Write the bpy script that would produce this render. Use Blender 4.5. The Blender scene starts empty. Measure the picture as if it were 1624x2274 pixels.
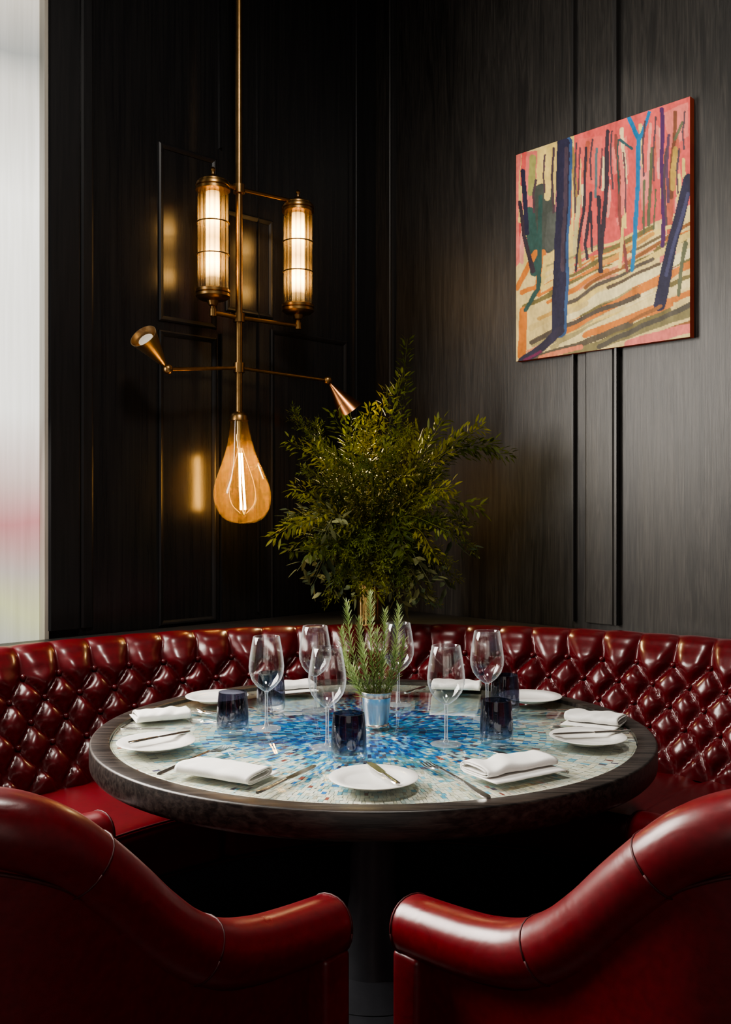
import bpy, bmesh, math, random
from mathutils import Vector, Matrix, noise
random.seed(7)
S = bpy.context.scene
COL = S.collection
F = 2121.0; CX, CY = 812.0, 1137.0; H = 1.34
PI = math.pi
def at(x, y, Y): return Vector(((x-CX)/F*Y, Y, H-(y-CY)/F*Y))
def zat(y, Y): return H-(y-CY)/F*Y
def onz(x, y, z):
    Y = (H-z)*F/(y-CY)
    return Vector(((x-CX)/F*Y, Y, z))

# ------------------------------------------------------------------ mesh helpers
class MB:
    def __init__(s): s.v = []; s.f = []; s.c = []
    def add(s, vs, fs):
        n = len(s.v)
        s.v += [tuple(v) for v in vs]; s.f += [tuple(i+n for i in f) for f in fs]
    def box(s, x0, x1, y0, y1, z0, z1, M=None):
        vs = [Vector((x, y, z)) for x in (x0, x1) for y in (y0, y1) for z in (z0, z1)]
        if M: vs = [M @ v for v in vs]
        s.add(vs, [(0,1,3,2),(4,6,7,5),(0,4,5,1),(2,3,7,6),(0,2,6,4),(1,5,7,3)])
    def rbox(s, x0, x1, y0, y1, z0, z1, b=.01, seg=3, M=None):
        bm = bmesh.new()
        bmesh.ops.create_cube(bm, size=1)
        for v in bm.verts:
            v.co = Vector(((x0+x1)/2+v.co.x*(x1-x0), (y0+y1)/2+v.co.y*(y1-y0), (z0+z1)/2+v.co.z*(z1-z0)))
        bmesh.ops.bevel(bm, geom=list(bm.edges), offset=b, segments=seg, affect='EDGES', profile=.5)
        bm.verts.index_update()
        vs = [(M @ v.co if M else v.co.copy()) for v in bm.verts]
        fs = [tuple(v.index for v in f.verts) for f in bm.faces]
        bm.free(); s.add(vs, fs)
    def lathe(s, prof, seg=32, c=(0,0,0), closed=False, M=None):
        vs = []; rings = []
        for r, z in prof:
            if r < 1e-6:
                rings.append([len(vs)]); vs.append(Vector((0, 0, z)))
            else:
                rings.append(list(range(len(vs), len(vs)+seg)))
                vs += [Vector((r*math.cos(2*PI*k/seg), r*math.sin(2*PI*k/seg), z)) for k in range(seg)]
        fs = []
        pairs = list(zip(rings, rings[1:]))
        if closed: pairs.append((rings[-1], rings[0]))
        for a, b in pairs:
            for k in range(seg):
                k2 = (k+1) % seg
                if len(a) == 1 and len(b) == 1: continue
                if len(a) == 1: fs.append((a[0], b[k2], b[k]))
                elif len(b) == 1: fs.append((a[k], a[k2], b[0]))
                else: fs.append((a[k], a[k2], b[k2], b[k]))
        c = Vector(c)
        s.add([(M @ v if M else v)+c for v in vs], fs)
    def tube(s, pts, r, seg=8, cap=True):
        pts = [Vector(p) for p in pts]; n = len(pts)
        rs = r if isinstance(r, (list, tuple)) else [r]*n
        T = []
        for i in range(n):
            d = pts[min(i+1, n-1)]-pts[max(i-1, 0)]
            T.append(d.normalized() if d.length > 1e-9 else Vector((0,0,1)))
        ref = Vector((0,0,1)) if abs(T[0].z) < .9 else Vector((1,0,0))
        u = T[0].cross(ref).normalized()
        vs = []
        for i in range(n):
            u = (u-T[i]*u.dot(T[i]))
            u = u.normalized() if u.length > 1e-6 else T[i].orthogonal().normalized()
            w = T[i].cross(u)
            vs += [pts[i]+(u*math.cos(2*PI*k/seg)+w*math.sin(2*PI*k/seg))*rs[i] for k in range(seg)]
        fs = [(i*seg+k, i*seg+(k+1)%seg, (i+1)*seg+(k+1)%seg, (i+1)*seg+k) for i in range(n-1) for k in range(seg)]
        if cap:
            fs.append(tuple(range(seg-1, -1, -1))); fs.append(tuple((n-1)*seg+k for k in range(seg)))
        s.add(vs, fs)
    def grid(s, rows, closeu=False):
        n = len(rows); m = len(rows[0]); vs = [p for r in rows for p in r]
        fs = []
        for i in range(n-1):
            for k in range(m if closeu else m-1):
                k2 = (k+1) % m
                fs.append((i*m+k, i*m+k2, (i+1)*m+k2, (i+1)*m+k))
        s.add(vs, fs)
    def sphere(s, c, r, seg=12, rings=8, sc=(1,1,1)):
        prof = [(r*math.sin(PI*i/rings) if 0 < i < rings else 0, -r*math.cos(PI*i/rings)) for i in range(rings+1)]
        s.lathe(prof, seg, c, M=Matrix.Diagonal(Vector(sc)))

def link(o, parent=None):
    COL.objects.link(o)
    if parent: o.parent = parent
    return o
def build(name, mb, m, parent=None, loc=(0,0,0), rot=(0,0,0), sharp=40, smooth=True, recalc=True):
    me = bpy.data.meshes.new(name)
    me.from_pydata(mb.v, [], mb.f)
    if recalc:
        bm = bmesh.new(); bm.from_mesh(me)
        bmesh.ops.recalc_face_normals(bm, faces=bm.faces); bm.to_mesh(me); bm.free()
    if smooth:
        me.shade_smooth()
        if sharp < 180: me.set_sharp_from_angle(angle=math.radians(sharp))
    me.materials.append(m)
    if mb.c:
        a = me.attributes.new('Col', 'FLOAT_COLOR', 'POINT')
        a.data.foreach_set('color', [x for c in mb.c for x in (c[0], c[1], c[2], 1.0)])
    o = bpy.data.objects.new(name, me)
    o.location = loc; o.rotation_euler = rot
    return link(o, parent)
def tag(o, label, cat, group=None):
    o['label'] = label; o['category'] = cat
    if group: o['group'] = group
    return o
def thing(name, label, cat, loc=(0,0,0), rz=0, group=None):
    o = bpy.data.objects.new(name, None); o.location = loc; o.rotation_euler = (0,0,rz)
    o.empty_display_size = .05
    link(o); return tag(o, label, cat, group)
def struct(name, mb, m, **k):
    o = build(name, mb, m, **k); o['kind'] = 'structure'; return o
def copy_tree(o, parent=None):
    c = o.copy(); link(c, parent)
    for ch in list(o.children): copy_tree(ch, c)
    return c
def catmull(pts, n):
    pts = [Vector(p) for p in pts]; out = []
    P = [pts[0]*2-pts[1]]+pts+[pts[-1]*2-pts[-2]]
    for i in range(1, len(P)-2):
        for k in range(n):
            t = k/n; a, b, c, d = P[i-1], P[i], P[i+1], P[i+2]
            out.append(.5*((2*b)+(c-a)*t+(2*a-5*b+4*c-d)*t*t+(3*b-a-3*c+d)*t**3))
    out.append(pts[-1]); return out

# ------------------------------------------------------------------ materials
def newmat(name):
    m = bpy.data.materials.new(name); m.use_nodes = True
    nt = m.node_tree; nt.nodes.clear()
    out = nt.nodes.new('ShaderNodeOutputMaterial')
    return m, nt, out
def N(nt, t, **k):
    n = nt.nodes.new(t)
    for a, b in k.items(): setattr(n, a, b)
    return n
def principled(nt, col=None, rough=.5, metal=0, **k):
    p = N(nt, 'ShaderNodeBsdfPrincipled')
    if col: p.inputs['Base Color'].default_value = (*col, 1)
    p.inputs['Roughness'].default_value = rough; p.inputs['Metallic'].default_value = metal
    for a, b in k.items(): p.inputs[a.replace('_', ' ')].default_value = b
    return p
def noise_tex(nt, scale, mscale=(1,1,1), detail=4, coord='Object', rough=.5, dist=0):
    tc = N(nt, 'ShaderNodeTexCoord'); mp = N(nt, 'ShaderNodeMapping'); mp.inputs['Scale'].default_value = mscale
    nz = N(nt, 'ShaderNodeTexNoise'); nz.inputs['Scale'].default_value = scale
    nz.inputs['Detail'].default_value = detail; nz.inputs['Roughness'].default_value = rough; nz.inputs['Distortion'].default_value = dist
    nt.links.new(tc.outputs[coord], mp.inputs['Vector']); nt.links.new(mp.outputs[0], nz.inputs['Vector'])
    return nz
def ramp(nt, src, stops):
    r = N(nt, 'ShaderNodeValToRGB'); e = r.color_ramp.elements
    while len(e) < len(stops): e.new(.5)
    for el, (p, c) in zip(e, stops):
        el.position = p; el.color = (*c, 1)
    nt.links.new(src, r.inputs['Fac']); return r
def bump(nt, src, p, strength, dist=.01):
    b = N(nt, 'ShaderNodeBump'); b.inputs['Strength'].default_value = strength; b.inputs['Distance'].default_value = dist
    nt.links.new(src, b.inputs['Height']); nt.links.new(b.outputs[0], p.inputs['Normal']); return b
def mulcol(nt, a, b):
    mm = N(nt, 'ShaderNodeMix', data_type='RGBA', blend_type='MULTIPLY'); mm.inputs[0].default_value = 1
    nt.links.new(a, mm.inputs[6]); nt.links.new(b, mm.inputs[7]); return mm.outputs[2]
def surface(name, c1, c2, rough, scale=40, mscale=(1,1,1), bs=.1, bd=.002, metal=0, lo=.3, hi=.7, dist=0, nr=.6, broad=None, crease=0, **k):
    m, nt, out = newmat(name)
    p = principled(nt, c1, rough, metal, **k)
    nz = noise_tex(nt, scale, mscale, 6, rough=nr, dist=dist)
    r = ramp(nt, nz.outputs['Fac'], [(lo, c1), (hi, c2)]); src = r.outputs[0]
    if broad:   # broader cathedral figure over the fine grain
        n2 = noise_tex(nt, 1, broad, 3, rough=.5, dist=1.6)
        r2 = ramp(nt, n2.outputs['Fac'], [(.36, (.55,.55,.55)), (.48, (1.1,1.08,1.05)), (.54, (.75,.74,.73)), (.66, (1.25,1.22,1.18))])
        src = mulcol(nt, src, r2.outputs[0])
    nt.links.new(src, p.inputs['Base Color'])
    if bs:
        b1 = bump(nt, nz.outputs['Fac'], p, bs, bd)
        if crease:
            n3 = noise_tex(nt, 9, (1,1,1), 3, rough=.55, dist=.8)
            b2 = N(nt, 'ShaderNodeBump'); b2.inputs['Strength'].default_value = crease; b2.inputs['Distance'].default_value = .012
            nt.links.new(n3.outputs['Fac'], b2.inputs['Height']); nt.links.new(b2.outputs[0], b1.inputs['Normal'])
            rr = ramp(nt, n3.outputs['Fac'], [(.3, (rough-.06,)*3), (.7, (rough+.08,)*3)]); nt.links.new(rr.outputs[0], p.inputs['Roughness'])
    nt.links.new(p.outputs[0], out.inputs[0]); return m

M_wall = surface('black_stained_oak', (.014,.0132,.0126), (.040,.0365,.033), .43, 1.0, (120,120,4), .24, .002, lo=.36, hi=.70, dist=1.4, nr=.65, broad=(15,15,1.1))
M_wallL = surface('black_lacquered_oak', (.011,.011,.0125), (.022,.021,.021), .22, 1.0, (80,80,2), .05, .001)
M_trim = surface('black_oak_trim', (.012,.0115,.012), (.030,.028,.027), .40, 1.0, (85,85,1.7), .2, .001, dist=.8)
M_trimL = surface('black_oak_bead', (.010,.010,.011), (.018,.017,.018), .42, 9, (9,9,.4), .1, .001, Specular_IOR_Level=.35)
M_rim = surface('dark_oak_rim', (.010,.008,.008), (.066,.053,.046), .38, 1, (5,110,90), .35, .0013, lo=.40, hi=.74, dist=.5, nr=.6)
M_floor = surface('dark_floor', (.018,.016,.016), (.032,.028,.025), .4, 6, (1,8,1), .1)
M_ceil = surface('dark_ceiling', (.02,.02,.02), (.025,.025,.025), .8, 6)
M_black = surface('black_metal', (.024,.026,.032), (.036,.038,.046), .32, 20, bs=.02)
M_ped = surface('grey_black_column', (.080,.086,.10), (.105,.112,.13), .30, 20, bs=.02)
M_leather = surface('oxblood_leather', (.068,.0032,.0056), (.100,.0048,.0085), .29, 60, bs=.2, bd=.001, Coat_Weight=.26, Coat_Roughness=.15)
M_seat = surface('red_seat_leather', (.088,.003,.0065), (.120,.0044,.009), .36, 60, bs=.12, bd=.001)
M_chair = surface('chair_leather', (.106,.0043,.0076), (.148,.0063,.011), .33, 70, bs=.16, bd=.001, crease=.18, Coat_Weight=.2, Coat_Roughness=.2)
M_seam = surface('seam_leather', (.045,.003,.005), (.07,.005,.007), .5, 90, bs=.05)
M_brass = surface('aged_brass', (.30,.175,.07), (.43,.26,.105), .34, 30, bs=.02, metal=1)
M_pale = surface('pale_brass', (.46,.32,.17), (.58,.42,.24), .34, 30, bs=.02, metal=1)
M_vase = surface('gold_metal', (.55,.38,.14), (.70,.50,.20), .2, 10, bs=.02, metal=1)
M_copper = surface('copper_cone', (.40,.17,.07), (.50,.23,.10), .30, 30, bs=.02, metal=1)
M_silver = surface('silver', (.68,.67,.64), (.78,.77,.74), .22, 30, bs=.02, metal=1)
M_cup = surface('silver_cup', (.74,.72,.68), (.84,.82,.78), .24, 1, (4,4,300), bs=.1, bd=.0005, metal=1)
M_ceramic = surface('white_ceramic', (.78,.77,.74), (.82,.81,.78), .12, 20, bs=0)
M_linen = surface('white_linen', (.78,.77,.74), (.84,.83,.80), .85, 260, bs=.15, bd=.001)
M_wood_leg = surface('dark_leg', (.02,.012,.008), (.04,.022,.014), .4, 12, (6,6,1))

def leafmat(name, c1, c2, rough=.5, vary=True):
    m, nt, out = newmat(name)
    p = principled(nt, c1, rough)
    p.inputs['Specular IOR Level'].default_value = .18
    nz = noise_tex(nt, 11, detail=3)
    r = ramp(nt, nz.outputs['Fac'], [(.35, c1), (.65, c2)])
    src = r.outputs[0]
    if vary:
        oi = N(nt, 'ShaderNodeObjectInfo')
        rv = ramp(nt, oi.outputs['Random'], [(0, (.36,.45,.38)), (.5, (.85,.9,.75)), (1, (1.5,1.28,.8))])
        src = mulcol(nt, src, rv.outputs[0])
    nt.links.new(src, p.inputs['Base Color'])
    tr = N(nt, 'ShaderNodeBsdfTranslucent'); nt.links.new(src, tr.inputs['Color'])
    mx = N(nt, 'ShaderNodeMixShader'); mx.inputs[0].default_value = .35
    nt.links.new(p.outputs[0], mx.inputs[1]); nt.links.new(tr.outputs[0], mx.inputs[2])
    nt.links.new(mx.outputs[0], out.inputs[0]); return m
M_leafA = leafmat('ruscus_leaf', (.076,.092,.010), (.165,.164,.020))
M_leafB = leafmat('eucalyptus_leaf', (.105,.122,.070), (.185,.198,.12))
M_leafC = leafmat('fern_leaf', (.066,.088,.013), (.138,.148,.027))
M_rose = leafmat('rosemary_leaf', (.20,.28,.09), (.38,.46,.20), .45, False)

def facing_fresnel(nt, f0=.04, ex=5):
    lw = N(nt, 'ShaderNodeLayerWeight'); lw.inputs['Blend'].default_value = .5
    pw = N(nt, 'ShaderNodeMath', operation='POWER'); pw.inputs[1].default_value = ex
    nt.links.new(lw.outputs['Facing'], pw.inputs[0])
    ma = N(nt, 'ShaderNodeMath', operation='MULTIPLY_ADD'); ma.inputs[1].default_value = 1-f0; ma.inputs[2].default_value = f0
    nt.links.new(pw.outputs[0], ma.inputs[0]); return lw, ma
def thin_glass(name, centre, edge, f0=.04, zgrad=None, glow=None, rim=0, rexp=3.5, speck=None, gr=.01, lo=.45):
    m, nt, out = newmat(name)
    lw, fr = facing_fresnel(nt, f0)
    r = ramp(nt, lw.outputs['Facing'], [(lo, centre), (1, edge)])
    tr = N(nt, 'ShaderNodeBsdfTransparent')
    if zgrad:
        tc = N(nt, 'ShaderNodeTexCoord'); sx = N(nt, 'ShaderNodeSeparateXYZ')
        nt.links.new(tc.outputs['Generated'], sx.inputs[0])
        g = ramp(nt, sx.outputs['Z'], zgrad)
        nt.links.new(mulcol(nt, r.outputs[0], g.outputs[0]), tr.inputs['Color'])
    else:
        nt.links.new(r.outputs[0], tr.inputs['Color'])
    base = tr
    if glow:
        tl = N(nt, 'ShaderNodeBsdfTranslucent'); tl.inputs[0].default_value = (*glow[0], 1)
        mg = N(nt, 'ShaderNodeMixShader'); mg.inputs[0].default_value = glow[1]
        if speck:   # seeded glass catches the light unevenly
            nz = noise_tex(nt, speck, detail=3, dist=.8)
            rr = ramp(nt, nz.outputs['Fac'], [(.40, (glow[1]*.65,)*3), (.54, (glow[1]*1.0,)*3), (.68, (glow[1]*1.9,)*3)])
            nt.links.new(rr.outputs[0], mg.inputs[0])
        nt.links.new(tr.outputs[0], mg.inputs[1]); nt.links.new(tl.outputs[0], mg.inputs[2]); base = mg
    if rim:   # white mixed in edge-on, painting bright rims for refracted window light
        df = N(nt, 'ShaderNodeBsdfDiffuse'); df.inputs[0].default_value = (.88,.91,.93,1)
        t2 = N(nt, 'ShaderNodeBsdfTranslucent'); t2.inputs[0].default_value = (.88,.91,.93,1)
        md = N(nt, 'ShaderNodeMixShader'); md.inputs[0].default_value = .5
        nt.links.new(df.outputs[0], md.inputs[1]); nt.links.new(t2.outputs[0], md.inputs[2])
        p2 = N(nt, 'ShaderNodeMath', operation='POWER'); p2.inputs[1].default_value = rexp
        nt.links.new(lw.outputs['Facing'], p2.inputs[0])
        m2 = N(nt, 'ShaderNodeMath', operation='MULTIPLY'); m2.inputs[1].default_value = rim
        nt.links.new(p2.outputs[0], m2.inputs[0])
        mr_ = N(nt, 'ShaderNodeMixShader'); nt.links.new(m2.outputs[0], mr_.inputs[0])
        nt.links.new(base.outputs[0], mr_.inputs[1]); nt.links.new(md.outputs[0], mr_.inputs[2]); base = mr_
    gl = N(nt, 'ShaderNodeBsdfGlossy'); gl.inputs['Roughness'].default_value = gr
    mx = N(nt, 'ShaderNodeMixShader')
    nt.links.new(fr.outputs[0], mx.inputs[0]); nt.links.new(base.outputs[0], mx.inputs[1]); nt.links.new(gl.outputs[0], mx.inputs[2])
    nt.links.new(mx.outputs[0], out.inputs[0]); return m
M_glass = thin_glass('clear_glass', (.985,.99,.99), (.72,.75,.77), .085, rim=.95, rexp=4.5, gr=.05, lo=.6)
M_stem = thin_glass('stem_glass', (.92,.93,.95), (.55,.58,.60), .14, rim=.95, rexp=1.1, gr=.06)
M_top = thin_glass('table_glass', (.995,.998,.995), (.97,.99,.98), .07)
M_rod = thin_glass('glass_rods', (1,.96,.88), (.04,.018,.006), .05, None, ((1,.72,.34), .03), lo=.25)
M_bulb = thin_glass('amber_bulb_glass', (1,.86,.57), (.86,.52,.19), .05, None, ((1,.61,.23), .14), speck=170)
M_tumbler = thin_glass('smoky_blue_glass', (.98,.98,.98), (.76,.76,.79), .075,
                       [(0, (.95,.96,.97)), (.16, (.84,.86,.89)), (.34, (.53,.55,.63)), (1, (.38,.39,.46))], rim=.09, gr=.02)

def emit(name, col, s):
    m, nt, out = newmat(name); e = N(nt, 'ShaderNodeEmission')
    e.inputs['Color'].default_value = (*col, 1); e.inputs['Strength'].default_value = s
    nt.links.new(e.outputs[0], out.inputs[0]); return m
M_fil = emit('filament_light', (1,.60,.22), 80)
M_loop = emit('loop_reflection', (1,.55,.18), 3)
M_face = surface('spot_face', (.40,.37,.32), (.46,.42,.36), .4, 20, bs=0)
# tube lamps: a long warm glow, brightest at the two lamps inside
m, nt, out = newmat('lantern_light'); e = N(nt, 'ShaderNodeEmission'); e.inputs['Color'].default_value = (1,.60,.22,1)
tc = N(nt, 'ShaderNodeTexCoord'); sx = N(nt, 'ShaderNodeSeparateXYZ'); nt.links.new(tc.outputs['Generated'], sx.inputs[0])
g = ramp(nt, sx.outputs['Z'], [(0, (.01,)*3), (.10, (.06,)*3), (.26, (1,)*3), (.42, (.35,)*3), (.52, (.20,)*3), (.62, (.35,)*3), (.76, (1,)*3), (.94, (.20,)*3), (1, (.08,)*3)])
ms = N(nt, 'ShaderNodeMath', operation='MULTIPLY'); ms.inputs[1].default_value = 24
nt.links.new(g.outputs[0], ms.inputs[0]); nt.links.new(ms.outputs[0], e.inputs['Strength']); nt.links.new(e.outputs[0], out.inputs[0])
M_lamp = m

def attrmat(name, rough, bscale=0, **k):
    m, nt, out = newmat(name); p = principled(nt, None, rough, **k)
    a = N(nt, 'ShaderNodeAttribute'); a.attribute_name = 'Col'
    nt.links.new(a.outputs['Color'], p.inputs['Base Color'])
    if bscale:
        nz = noise_tex(nt, bscale, (1,1,1), 4); bump(nt, nz.outputs['Fac'], p, .35, .004)
    nt.links.new(p.outputs[0], out.inputs[0]); return m
M_mosaic = attrmat('mosaic_tiles', .3, 0, Specular_IOR_Level=.25)
M_paint = attrmat('oil_paint', .55, 60, Specular_IOR_Level=.25)

# left panel: window glare and street reflections on wood, painted into the emission
m, nt, out = newmat('painted_glare')
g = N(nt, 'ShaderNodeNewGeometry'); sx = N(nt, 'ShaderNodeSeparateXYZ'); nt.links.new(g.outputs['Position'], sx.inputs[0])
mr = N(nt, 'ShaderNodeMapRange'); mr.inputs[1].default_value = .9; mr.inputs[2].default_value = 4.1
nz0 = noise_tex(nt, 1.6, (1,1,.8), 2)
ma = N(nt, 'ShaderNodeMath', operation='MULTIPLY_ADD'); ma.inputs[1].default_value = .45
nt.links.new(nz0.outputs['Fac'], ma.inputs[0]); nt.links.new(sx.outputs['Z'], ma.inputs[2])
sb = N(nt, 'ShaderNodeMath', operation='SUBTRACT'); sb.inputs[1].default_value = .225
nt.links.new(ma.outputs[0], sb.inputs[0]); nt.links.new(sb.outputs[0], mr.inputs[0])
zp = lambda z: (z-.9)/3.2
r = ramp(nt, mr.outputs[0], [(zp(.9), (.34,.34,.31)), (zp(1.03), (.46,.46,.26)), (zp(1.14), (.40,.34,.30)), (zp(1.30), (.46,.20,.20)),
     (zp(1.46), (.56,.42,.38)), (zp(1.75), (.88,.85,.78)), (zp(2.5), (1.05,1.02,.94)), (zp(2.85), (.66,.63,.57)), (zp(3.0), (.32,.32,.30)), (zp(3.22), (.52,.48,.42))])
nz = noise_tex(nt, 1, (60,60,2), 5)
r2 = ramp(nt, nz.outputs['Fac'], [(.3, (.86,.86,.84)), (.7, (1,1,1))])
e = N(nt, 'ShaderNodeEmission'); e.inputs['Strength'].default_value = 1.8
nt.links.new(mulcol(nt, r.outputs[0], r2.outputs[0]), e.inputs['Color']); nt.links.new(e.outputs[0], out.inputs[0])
M_glare = m
M_jamb = surface('pale_jamb', (.40,.37,.32), (.50,.47,.41), .3, 9, (9,9,.5), .1)

# ------------------------------------------------------------------ room
K = Vector((.051, 4.706, 0)); DR = Vector((.6884,-.7253,0)); DL = Vector((-.7253,-.6884,0))
def wpt(side, t, off, z):
    d, n = (DR, DL) if side == 'R' else (DL, DR)
    p = K+d*t+n*off; return Vector((p.x, p.y, z))
def tpx(side, x, off=0):
    d, n = (DR, DL) if side == 'R' else (DL, DR)
    u = (x-CX)/F; b = K+n*off
    return (u*b.y-b.x)/(d.x-u*d.y)
def wbox(mb, side, t0, t1, o0, o1, z0, z1):
    vs = [wpt(side, t, o, z) for t in (t0, t1) for o in (o0, o1) for z in (z0, z1)]
    mb.add(vs, [(0,1,3,2),(4,6,7,5),(0,4,5,1),(2,3,7,6),(0,2,6,4),(1,5,7,3)])
CEIL = 4.25
TW = tpx('L', 100)
mb = MB(); wbox(mb, 'R', -.1, 4.6, -.1, 0, 0, CEIL); struct('wall_right', mb, M_wall, smooth=False)
mb = MB(); wbox(mb, 'L', 0, TW, -.1, 0, 0, CEIL); wbox(mb, 'L', TW, 4.6, -.1, 0, 0, .86); wbox(mb, 'L', TW, 4.6, -.1, 0, 4.12, CEIL)
wbox(mb, 'L', TW+2.0, 4.6, -.1, 0, .86, 4.12)
struct('wall_left', mb, M_wallL, smooth=False)
mb = MB(); wbox(mb, 'L', TW+.008, TW+2.0, -.05, -.03, .86, 4.12); struct('window_glare_1', mb, M_glare, smooth=False)  # glowing panel, window glare painted into its colour
mb = MB(); wbox(mb, 'L', TW-.010, TW+.006, -.05, .010, .86, 4.12); struct('trim_1', mb, M_jamb, smooth=False)
mb = MB(); mb.box(-4.2, 4.2, -1.5, 5.0, -.1, 0); struct('floor', mb, M_floor, smooth=False)
mb = MB(); mb.box(-4.2, 4.2, -1.5, 5.0, CEIL, CEIL+.1); struct('ceiling', mb, M_ceil, smooth=False)
tn = [2]
def trim(mb, mt):
    struct('trim_%d' % tn[0], mb, mt, smooth=False); tn[0] += 1
def vbar(side, x0, x1, th, y0=None, y1=None):
    t0, t1 = sorted((tpx(side, x0), tpx(side, x1)))
    Y = wpt(side, (t0+t1)/2, 0, 0).y
    z0 = .9 if y1 is None else zat(y1, Y); z1 = CEIL-.005 if y0 is None else zat(y0, Y)
    mb = MB()
    e = min(.008, .2*(t1-t0))
    prof = [(t0, 0), (t0, th*.5), (t0+e, th), (t1-e, th), (t1, th*.5), (t1, 0)]
    mb.grid([[wpt(side, t, o, z) for t, o in prof] for z in (z0, z1)])
    mb.f.append((0,1,2,3,4,5)); mb.f.append((11,10,9,8,7,6)); trim(mb, M_wall if side == 'R' and x1-x0 > 30 else M_trim if side == 'R' else M_trimL)
vbar('R', 836.5, 872, .014); vbar('R', 874, 880, .024)
vbar('R', 1275, 1281, .02); vbar('R', 1303, 1368, .014); vbar('R', 1371, 1379, .026)
vbar('L', 785, 833, .014); vbar('L', 779, 784, .024)
vbar('L', 104, 176, .018); vbar('L', 179, 206, .010)
vbar('L', 487, 491, .014, None, 330); vbar('L', 487, 491, .014, 742, 1400); vbar('L', 571, 574, .010)
def frame(x0, x1, y0, y1, w=.022, th=.009):
    t0, t1 = sorted((tpx('L', x0), tpx('L', x1))); Y = wpt('L', (t0+t1)/2, 0, 0).y
    z1, z0 = zat(y0, Y), zat(y1, Y); mb = MB()
    pr = [(0,0),(0,th*.6),(w*.3,th),(w*.6,th*.8),(w,th*.25),(w,0)]
    rows = []
    for a, b, sa, sb_ in ((t0, z0, 1, 1), (t1, z0, -1, 1), (t1, z1, -1, -1), (t0, z1, 1, -1), (t0, z0, 1, 1)):
        rows.append([wpt('L', a+sa*d, o+.0005, b+sb_*d) for d, o in pr])
    mb.grid(rows); trim(mb, M_trimL)
frame(352, 480, 335, 722); frame(352, 480, 742, 1385); frame(500, 605, 478, 700); frame(600, 770, 745, 1385)

# ------------------------------------------------------------------ banquette
BC = Vector((.125, 2.046, 0))
def bpt(th, r, z): return Vector((BC.x+r*math.sin(th), BC.y+r*math.cos(th), z))
bench = thing('curved_banquette', 'long curved oxblood leather banquette with deep buttoned back, wrapping around the table', 'banquette', (BC.x, BC.y, 0))
def lp(th, r, z): return Vector((r*math.sin(th), r*math.cos(th), z))
A0, A1 = math.radians(-76), math.radians(74)
sec = catmull([(1.49,.445,0),(1.555,.60,0),(1.61,.75,0),(1.647,.848,0),(1.672,.885,0),(1.70,.897,0),(1.735,.893,0),(1.752,.872,0),(1.755,.80,0),(1.755,.45,0)], 11)
L = [0]
for a, b in zip(sec, sec[1:]): L.append(L[-1]+(b-a).length)
Lc = L[38]
W_, HR = .126, .073
L0 = .382
def nrm(i):
    d = sec[min(i+1, len(sec)-1)]-sec[max(i-1, 0)]
    return Vector((-d.y, d.x)).normalized()
AM = .037
def puff(s_):   # rounded pillow with a soft crease
    s_ = abs(s_); return 1-(1-s_)**1.85
def tuft(a, l):
    x = a/W_
    if l >= L0:
        k = min(1, (l-L0)/.06)
        return (AM-.014*k)*(puff(math.sin(PI*x))*(.35+.65*k)+(1-k)*.65*puff(math.sin(PI*x))**2)
    z = (l-L0)/(2*HR)
    u, v = x+z, x-z
    return AM*puff(math.sin(PI*u))*puff(math.sin(PI*v))
NT = 760; rows = []
for i in range(NT+1):
    th = A0+(A1-A0)*i/NT; row = []
    for j, p in enumerate(sec):
        n = nrm(j); l = L[j]
        wob = noise.noise(Vector((th*8, l*12, 2)))*.011
        d = tuft(th*1.6+wob, l+wob*.6)*(1+.30*noise.noise(Vector((th*13, l*14, 7))))
        if l >= Lc:
            k = min(1, (l-Lc)/.07); d = d*(1-k)*.75
        elif l > Lc-.04: d *= 1-.25*(l-Lc+.04)/.04
        if l < .05: d *= .4+.6*l/.05
        if th-A0 < .03 or A1-th < .03: d *= .2
        row.append(lp(th, p.x+n.x*d, p.y+n.y*d))
    rows.append(row)
mb = MB(); mb.grid(rows)
n1 = len(sec); mb.f.append(tuple(range(n1))); mb.f.append(tuple(NT*n1+k for k in reversed(range(n1))))
build('backrest', mb, M_leather, bench, sharp=180)
bt = None; cnt = 0
def sec_at(l):
    for j in range(len(L)-1):
        if L[j+1] >= l:
            f = (l-L[j])/(L[j+1]-L[j]); return sec[j].lerp(sec[j+1], f), nrm(j)
for row in range(4):
    p, n = sec_at(L0-row*HR)
    off = .5 if row % 2 else 0
    for k in range(-15, 15):
        th = (k+off)*W_/1.6
        if not math.radians(-56) < th < math.radians(49): continue
        pos = lp(th, p.x+n.x*.006, p.y+n.y*.006)
        if bt is None:
            b = MB(); b.sphere((0,0,0), .0112, 10, 6)
            bt = build('tuft_button', b, M_leather, bench, sharp=180); o = bt
        else:
            o = bt.copy(); link(o, bench)
        o.location = pos; cnt += 1
print('buttons', cnt)
seatp = catmull([(1.505,.455,0),(1.3,.465,0),(1.08,.462,0),(1.0,.448,0),(.972,.41,0),(.97,.33,0),(.985,.295,0),(1.05,.29,0)], 6)
rows = []; NS = 300
for i in range(NS+1):
    th = A0+(A1-A0)*i/NS; row = []
    ph = (th/math.radians(25)+.35) % 1; g = -.012*math.exp(-(min(ph, 1-ph)/.035)**2)
    for j, p in enumerate(seatp):
        d = seatp[min(j+1, len(seatp)-1)]-seatp[max(j-1, 0)]
        n = Vector((d.y, -d.x)).normalized()
        if n.y < 0 and j < 10: n = -n
        row.append(lp(th, p.x+n.x*g, p.y+n.y*g))
    rows.append(row)
mb = MB(); mb.grid(rows); n1 = len(seatp)
mb.f.append(tuple(range(n1))); mb.f.append(tuple(NS*n1+k for k in reversed(range(n1))))
build('seat', mb, M_seat, bench, sharp=180)
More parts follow.
